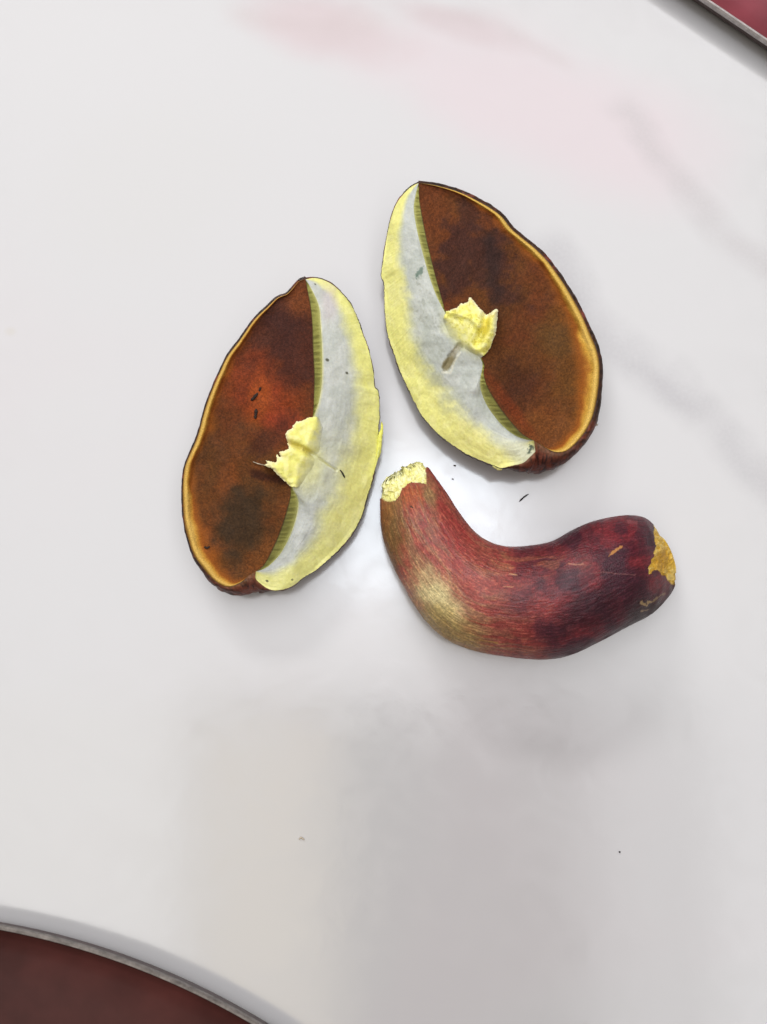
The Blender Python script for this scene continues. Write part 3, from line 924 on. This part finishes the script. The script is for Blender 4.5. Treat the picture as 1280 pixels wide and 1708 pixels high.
fb = mixc(np.broadcast_to(np.array([206, 166, 62.]), PX.shape + (3,)), (222, 190, 104), sstep(-.1, .15, rough_n))
fb = fb * 1.1; fb = mixc(fb, (196, 142, 38), .7 * ell(PX, PY, 1105, 935, 12, 22, .2, 1.0, .5, 184))
fc = fc * 1.06; c = np.where(top_in[..., None], fc, c); c = np.where(bot_in[..., None], fb, c)
Vst[:, :, 2] = np.maximum(Vst[:, :, 2], 0.0003)
stem = empty('mushroom_stalk', P(860., 1000., 0.))
tag(stem, 'curved dark red mushroom stem with streaked skin and torn yellow end', 'mushroom stem')
V = Vst.reshape(-1, 3); F = grid_faces(NL, NA, True)
lc = lin(c).reshape(-1, 3)
fbare_t = top_in.reshape(-1)[F].sum(1) >= 2
fbare_b = (bot_in.reshape(-1)[F].sum(1) >= 2) & ~fbare_t


def sub(name, mask, mat, extra=None):
    f = F[mask]
    ids = np.unique(f); mp = -np.ones(len(V), int); mp[ids] = np.arange(len(ids))
    vv = V[ids]; cc = lc[ids]; ff = mp[f].tolist()
    if extra:
        row, out = extra
        base_ids = [int(mp[row * NA + k]) for k in range(NA)]
        if min(base_ids) >= 0:
            cen = V[row * NA:(row + 1) * NA].mean(0)
            prev = base_ids
            for q, o_ in ((.8, .35), (.55, .6), (.25, .75)):
                ring = cen + (V[row * NA:(row + 1) * NA] - cen) * q + out * o_
                ring = ring + np.random.RandomState(int(q * 100)).randn(NA, 3) * 0.0003
                ring[:, 2] = np.maximum(ring[:, 2], .0004)
                st = len(vv); vv = np.r_[vv, ring]; cc = np.r_[cc, cc[prev]]
                cur = list(range(st, st + NA))
                ff += [[prev[(k + 1) % NA], prev[k], cur[k], cur[(k + 1) % NA]] for k in range(NA)]
                prev = cur
            ff.append(prev[::-1])
    o = mesh_obj(name, vv, ff, mat, stem, cc)
    return o


out0 = np.append(-tang[0] * np.array([1, -1]), 0) * 0.0022
sub('stem_skin', ~(fbare_t | fbare_b), M_STEM)
sub('torn_flesh', fbare_t, M_STFL, (0, out0))
sub('bare_flesh', fbare_b, M_STFL)
# closing face of the base end
row = (NL - 1) * NA
ring = V[row:row + NA]; cen = ring.mean(0)
vv = [ring]; cols_ = [lc[row:row + NA]]
for q, o_ in ((.8, .0008), (.5, .0014), (.2, .0017)):
    r_ = cen + (ring - cen) * q; r_[:, :2] += np.array([tang[-1][0], -tang[-1][1]]) * o_
    vv.append(r_); cols_.append(lc[row:row + NA])
F2 = grid_faces(4, NA, True).tolist() + [list(range(3 * NA, 4 * NA))]
mesh_obj('base_end', np.concatenate(vv), F2, M_STFL, stem, np.concatenate(cols_))


# ------------------------------------------------------------------ trays at the frame's corners
M_TRAY = flat_mat('wine_red_lacquer', (128, 58, 68), 0.3, 0, 0.25, 60, 0.1)
M_TRAY2 = flat_mat('shaded_wine_lacquer', (72, 36, 33), 0.35, 0, 0.35, 45, 0.0)  # same lacquer as the other tray, darkened to stand for dimmer light
M_TRAY2.node_tree.nodes['Principled BSDF'].inputs['Specular IOR Level'].default_value = 0.22
M_RIM = flat_mat('worn_silver_metal', (172, 166, 164), 0.42, 0.7, 0.2, 700)
M_RIM2 = flat_mat('shaded_silver_metal', (128, 122, 118), 0.5, 0.6, 0.35, 500)  # same silver as the other rim, its weaker light put into the colour
M_UNDER = flat_mat('dark_tray_underside', (78, 62, 60), 0.5, 0, 0.2, 300)


def tray(name, label, loop, zt, mat, wall, rim_mat):
    """loop(inset) -> closed outline; sloping wall, plate, thin metal rim"""
    base = loop(0.0).mean(0)
    root = empty(name, (base[0], base[1], 0))
    tag(root, label, 'tray')

    def lathe(part, prof, mat, cap=False, smooth=False):
        V = []; n = None
        for ins, z in prof:
            l = loop(ins); n = len(l)
            V.append(np.c_[l, np.full(n, z)])
        F = grid_faces(len(prof), n, True).tolist()
        if cap: F.append(list(range((len(prof) - 1) * n, len(prof) * n)))
        o = mesh_obj(part, np.concatenate(V), F, mat, root, smooth=smooth)
        fix_normals(o)
        return o
    lathe('plate', [(.0013, zt - .0008), (.0022, zt - .0016), (.004, zt - .0022), (.008, zt - .0028), (.016, zt - .0032), (.03, zt - .0034), (.05, zt - .0035)], mat, True, True)
    lathe('rim', [(.0004, zt - .0022), (.0, zt - .0016), (.0, zt - .0004), (.0004, zt), (.0010, zt), (.0013, zt - .0004), (.0013, zt - .0022), (.0004, zt - .0022)], rim_mat)
    lathe('side_wall', wall, M_UNDER, True)
    return root


ZT = 0.009
pts = P(np.array([0, 80, 200, 285, 350, 425.]), np.array([1545, 1561, 1598, 1633, 1663, 1703.]), ZT)
Am = np.c_[2 * pts[:, :2], np.ones(len(pts))]; sol = np.linalg.lstsq(Am, (pts[:, :2] ** 2).sum(1), rcond=None)[0]
cc_ = sol[:2]; Rr_ = math.sqrt(sol[2] + cc_ @ cc_)
print('tray radius', Rr_, cc_)
th_ = np.linspace(0, 2 * np.pi, 360, endpoint=False)
tray('round_tray', 'round wine-red tray with thin silver rim, lower left corner', lambda i: cc_ + np.stack([np.cos(th_), np.sin(th_)], -1) * (Rr_ - i), ZT, M_TRAY2,
     [(.0009, ZT - .0023), (.0010, ZT * .6), (.0014, ZT * .25), (.0018, .0006), (.0024, .0002), (.03, .0002)], M_RIM2)

ZT2 = 0.008
a = P(1176., 0., ZT2)[:2]; b = P(1280., 70., ZT2)[:2]
dx = (b - a) / np.linalg.norm(b - a); nx = np.array([-dx[1], dx[0]])
if nx @ np.array([1, 1]) < 0: nx = -nx
hw, hl, rc = 0.075, 0.12, 0.02
cen2 = (a + b) / 2 + nx * hw


def rrect(i):
    out = []
    for k, (sx, sy) in enumerate(((1, 1), (-1, 1), (-1, -1), (1, -1))):
        t = np.linspace(0, np.pi / 2, 13) + k * np.pi / 2
        r = max(rc - i, 0.002)
        out.append(np.stack([sx * (hl - i - r) + r * np.cos(t), sy * (hw - i - r) + r * np.sin(t)], -1))
    q = np.concatenate(out)
    return cen2 + q[:, :1] * dx + q[:, 1:] * nx


tray('rectangular_tray', 'straight-edged rosy red tray with silver rim, upper right corner', rrect, ZT2, M_TRAY,
     [(.0009, ZT2 - .0023), (.0014, ZT2 * .6), (.0022, ZT2 * .25), (.0032, .0006), (.004, .0002), (.03, .0002)], M_RIM)

# ------------------------------------------------------------------ crumbs and splinters
M_CRUMB = flat_mat('dark_soil_crumb', (44, 30, 22), 0.8, 0, 0.5, 4000)
M_BLACK = flat_mat('black_splinter', (22, 16, 14), 0.6, 0, 0.4, 4000)
M_PALE = flat_mat('pale_crumb', (196, 182, 160), 0.7, 0, 0.2, 3000)


def sliver(name, label, cat, pts, wid, z, mat, seed, group=None):
    n, m = 16, 7
    pts = np.asarray(pts, float)
    u = np.linspace(0, len(pts) - 1, n); c_ = catmull(pts, u)
    rs = np.random.RandomState(seed)
    zz = np.interp(np.linspace(0, 1, n), np.linspace(0, 1, len(z)), z)
    tg = np.gradient(c_, axis=0); nn = np.stack([-tg[:, 1], tg[:, 0]], -1); nn /= np.linalg.norm(nn, axis=1)[:, None] + 1e-9
    w = wid * (np.sin(np.linspace(.12, np.pi - .12, n)) ** .5) * (0.7 + .6 * rs.rand(n))
    aa = np.linspace(0, 2 * np.pi, m, endpoint=False)
    V = np.array([P(c_[i, 0] + nn[i, 0] * np.cos(aa) * w[i], c_[i, 1] + nn[i, 1] * np.cos(aa) * w[i], zz[i] + np.sin(aa) * w[i] * MM * .8) for i in range(n)])
    V = V + rs.randn(*V.shape) * wid * MM * .12
    F = grid_faces(n, m, True).tolist() + [list(range(m))[::-1], [(n - 1) * m + k for k in range(m)]]
    o = mesh_obj(name, V.reshape(-1, 3), F, mat, None)
    if z[0] < .002:
        zmin = min(v.co.z for v in o.data.vertices)
        for v in o.data.vertices: v.co.z += 0.0001 - zmin
    org = Vector(V.reshape(-1, 3).mean(0)); org.z = min(v.co.z for v in o.data.vertices)
    o.data.transform(__import__('mathutils').Matrix.Translation(-org)); o.location = org
    tag(o, label, cat, group)
    return o


bpy.context.view_layer.update()
DG = bpy.context.evaluated_depsgraph_get()


def surf(px, py):
    """height of whatever lies there"""
    d = Vector(ray(px, py)).normalized()
    h, loc, *_ = S.ray_cast(DG, Vector(CAM), d)
    return loc.z if h else 0.0


def on(pts, lift=0.0003):
    return [surf(*p) + lift for p in pts]


p = [(567.5, 784), (571, 788), (573.5, 793), (575.5, 797)]
sliver('black_fibre', 'bent black fibre lying on the pale flesh of the left half', 'fibre', p, 1.5, on(p), M_BLACK, 1)
p = [(419, 668), (425, 662), (430, 656)]
sliver('soil_crumb', 'larger oblong soil crumb on the red pores, upper one of two', 'crumb', p, 3.0, on(p), M_CRUMB, 2, 'crumbs on the pores')
p = [(428, 682), (427, 690), (426, 698)]
sliver('soil_crumb', 'upright soil crumb on the red pores, below the oblong one', 'crumb', p, 3.0, on(p), M_CRUMB, 3, 'crumbs on the pores')
p = [(432.5, 652), (434, 649), (435, 646)]
sliver('soil_crumb', 'tiny dark crumb just above the oblong soil crumb on red pores', 'crumb', p, 1.8, on(p), M_CRUMB, 4, 'crumbs on the pores')
p = [(341, 912), (346, 914), (350, 911)]
sliver('soil_crumb', 'small crumb near the lower rim of the left cap half', 'crumb', p, 1.8, on(p), M_CRUMB, 5, 'crumbs on the pores')
p = [(422, 770), (433, 774), (443, 776)]
sliver('pale_fibre', 'thin pale fibre sticking out from the torn stem stub', 'fibre', p, .8, on(p, .0006), M_PALE, 6)
p = [(867, 836), (874, 829.5), (882, 824)]
sliver('splinter', 'dark splinter on the white table below the right cap half', 'splinter', p, 1.4, [.0004] * 3, M_BLACK, 7)
p = [(1033, 1420.5), (1035, 1422)]
sliver('table_speck', 'lone black speck on the empty lower right of the table', 'crumb', p, 1.4, [.0003] * 2, M_BLACK, 8)
p = [(757, 776), (761, 777)]
sliver('table_speck', 'tiny dark speck on the table between right cap half and stalk', 'crumb', p, 1.2, [.0003] * 2, M_CRUMB, 9)
p = [(754, 798.5), (757, 799.5)]
sliver('table_speck', 'faint grey speck on the table beside the inner bend of the stalk', 'crumb', p, 0.9, [.0003] * 2, M_CRUMB, 11)
p = [(499, 1400), (503, 1397), (508, 1401)]
sliver('pale_crumb', 'tiny pale flake on the bare table below the left cap half', 'crumb', p, 1.3, [.0003] * 3, M_PALE, 12)
p = [(993, 710), (997, 707)]
sliver('pale_crumb', 'pale crumb stuck to the dark right edge of right cap half', 'crumb', p, 2.2, [.010] * 2, M_PALE, 10)
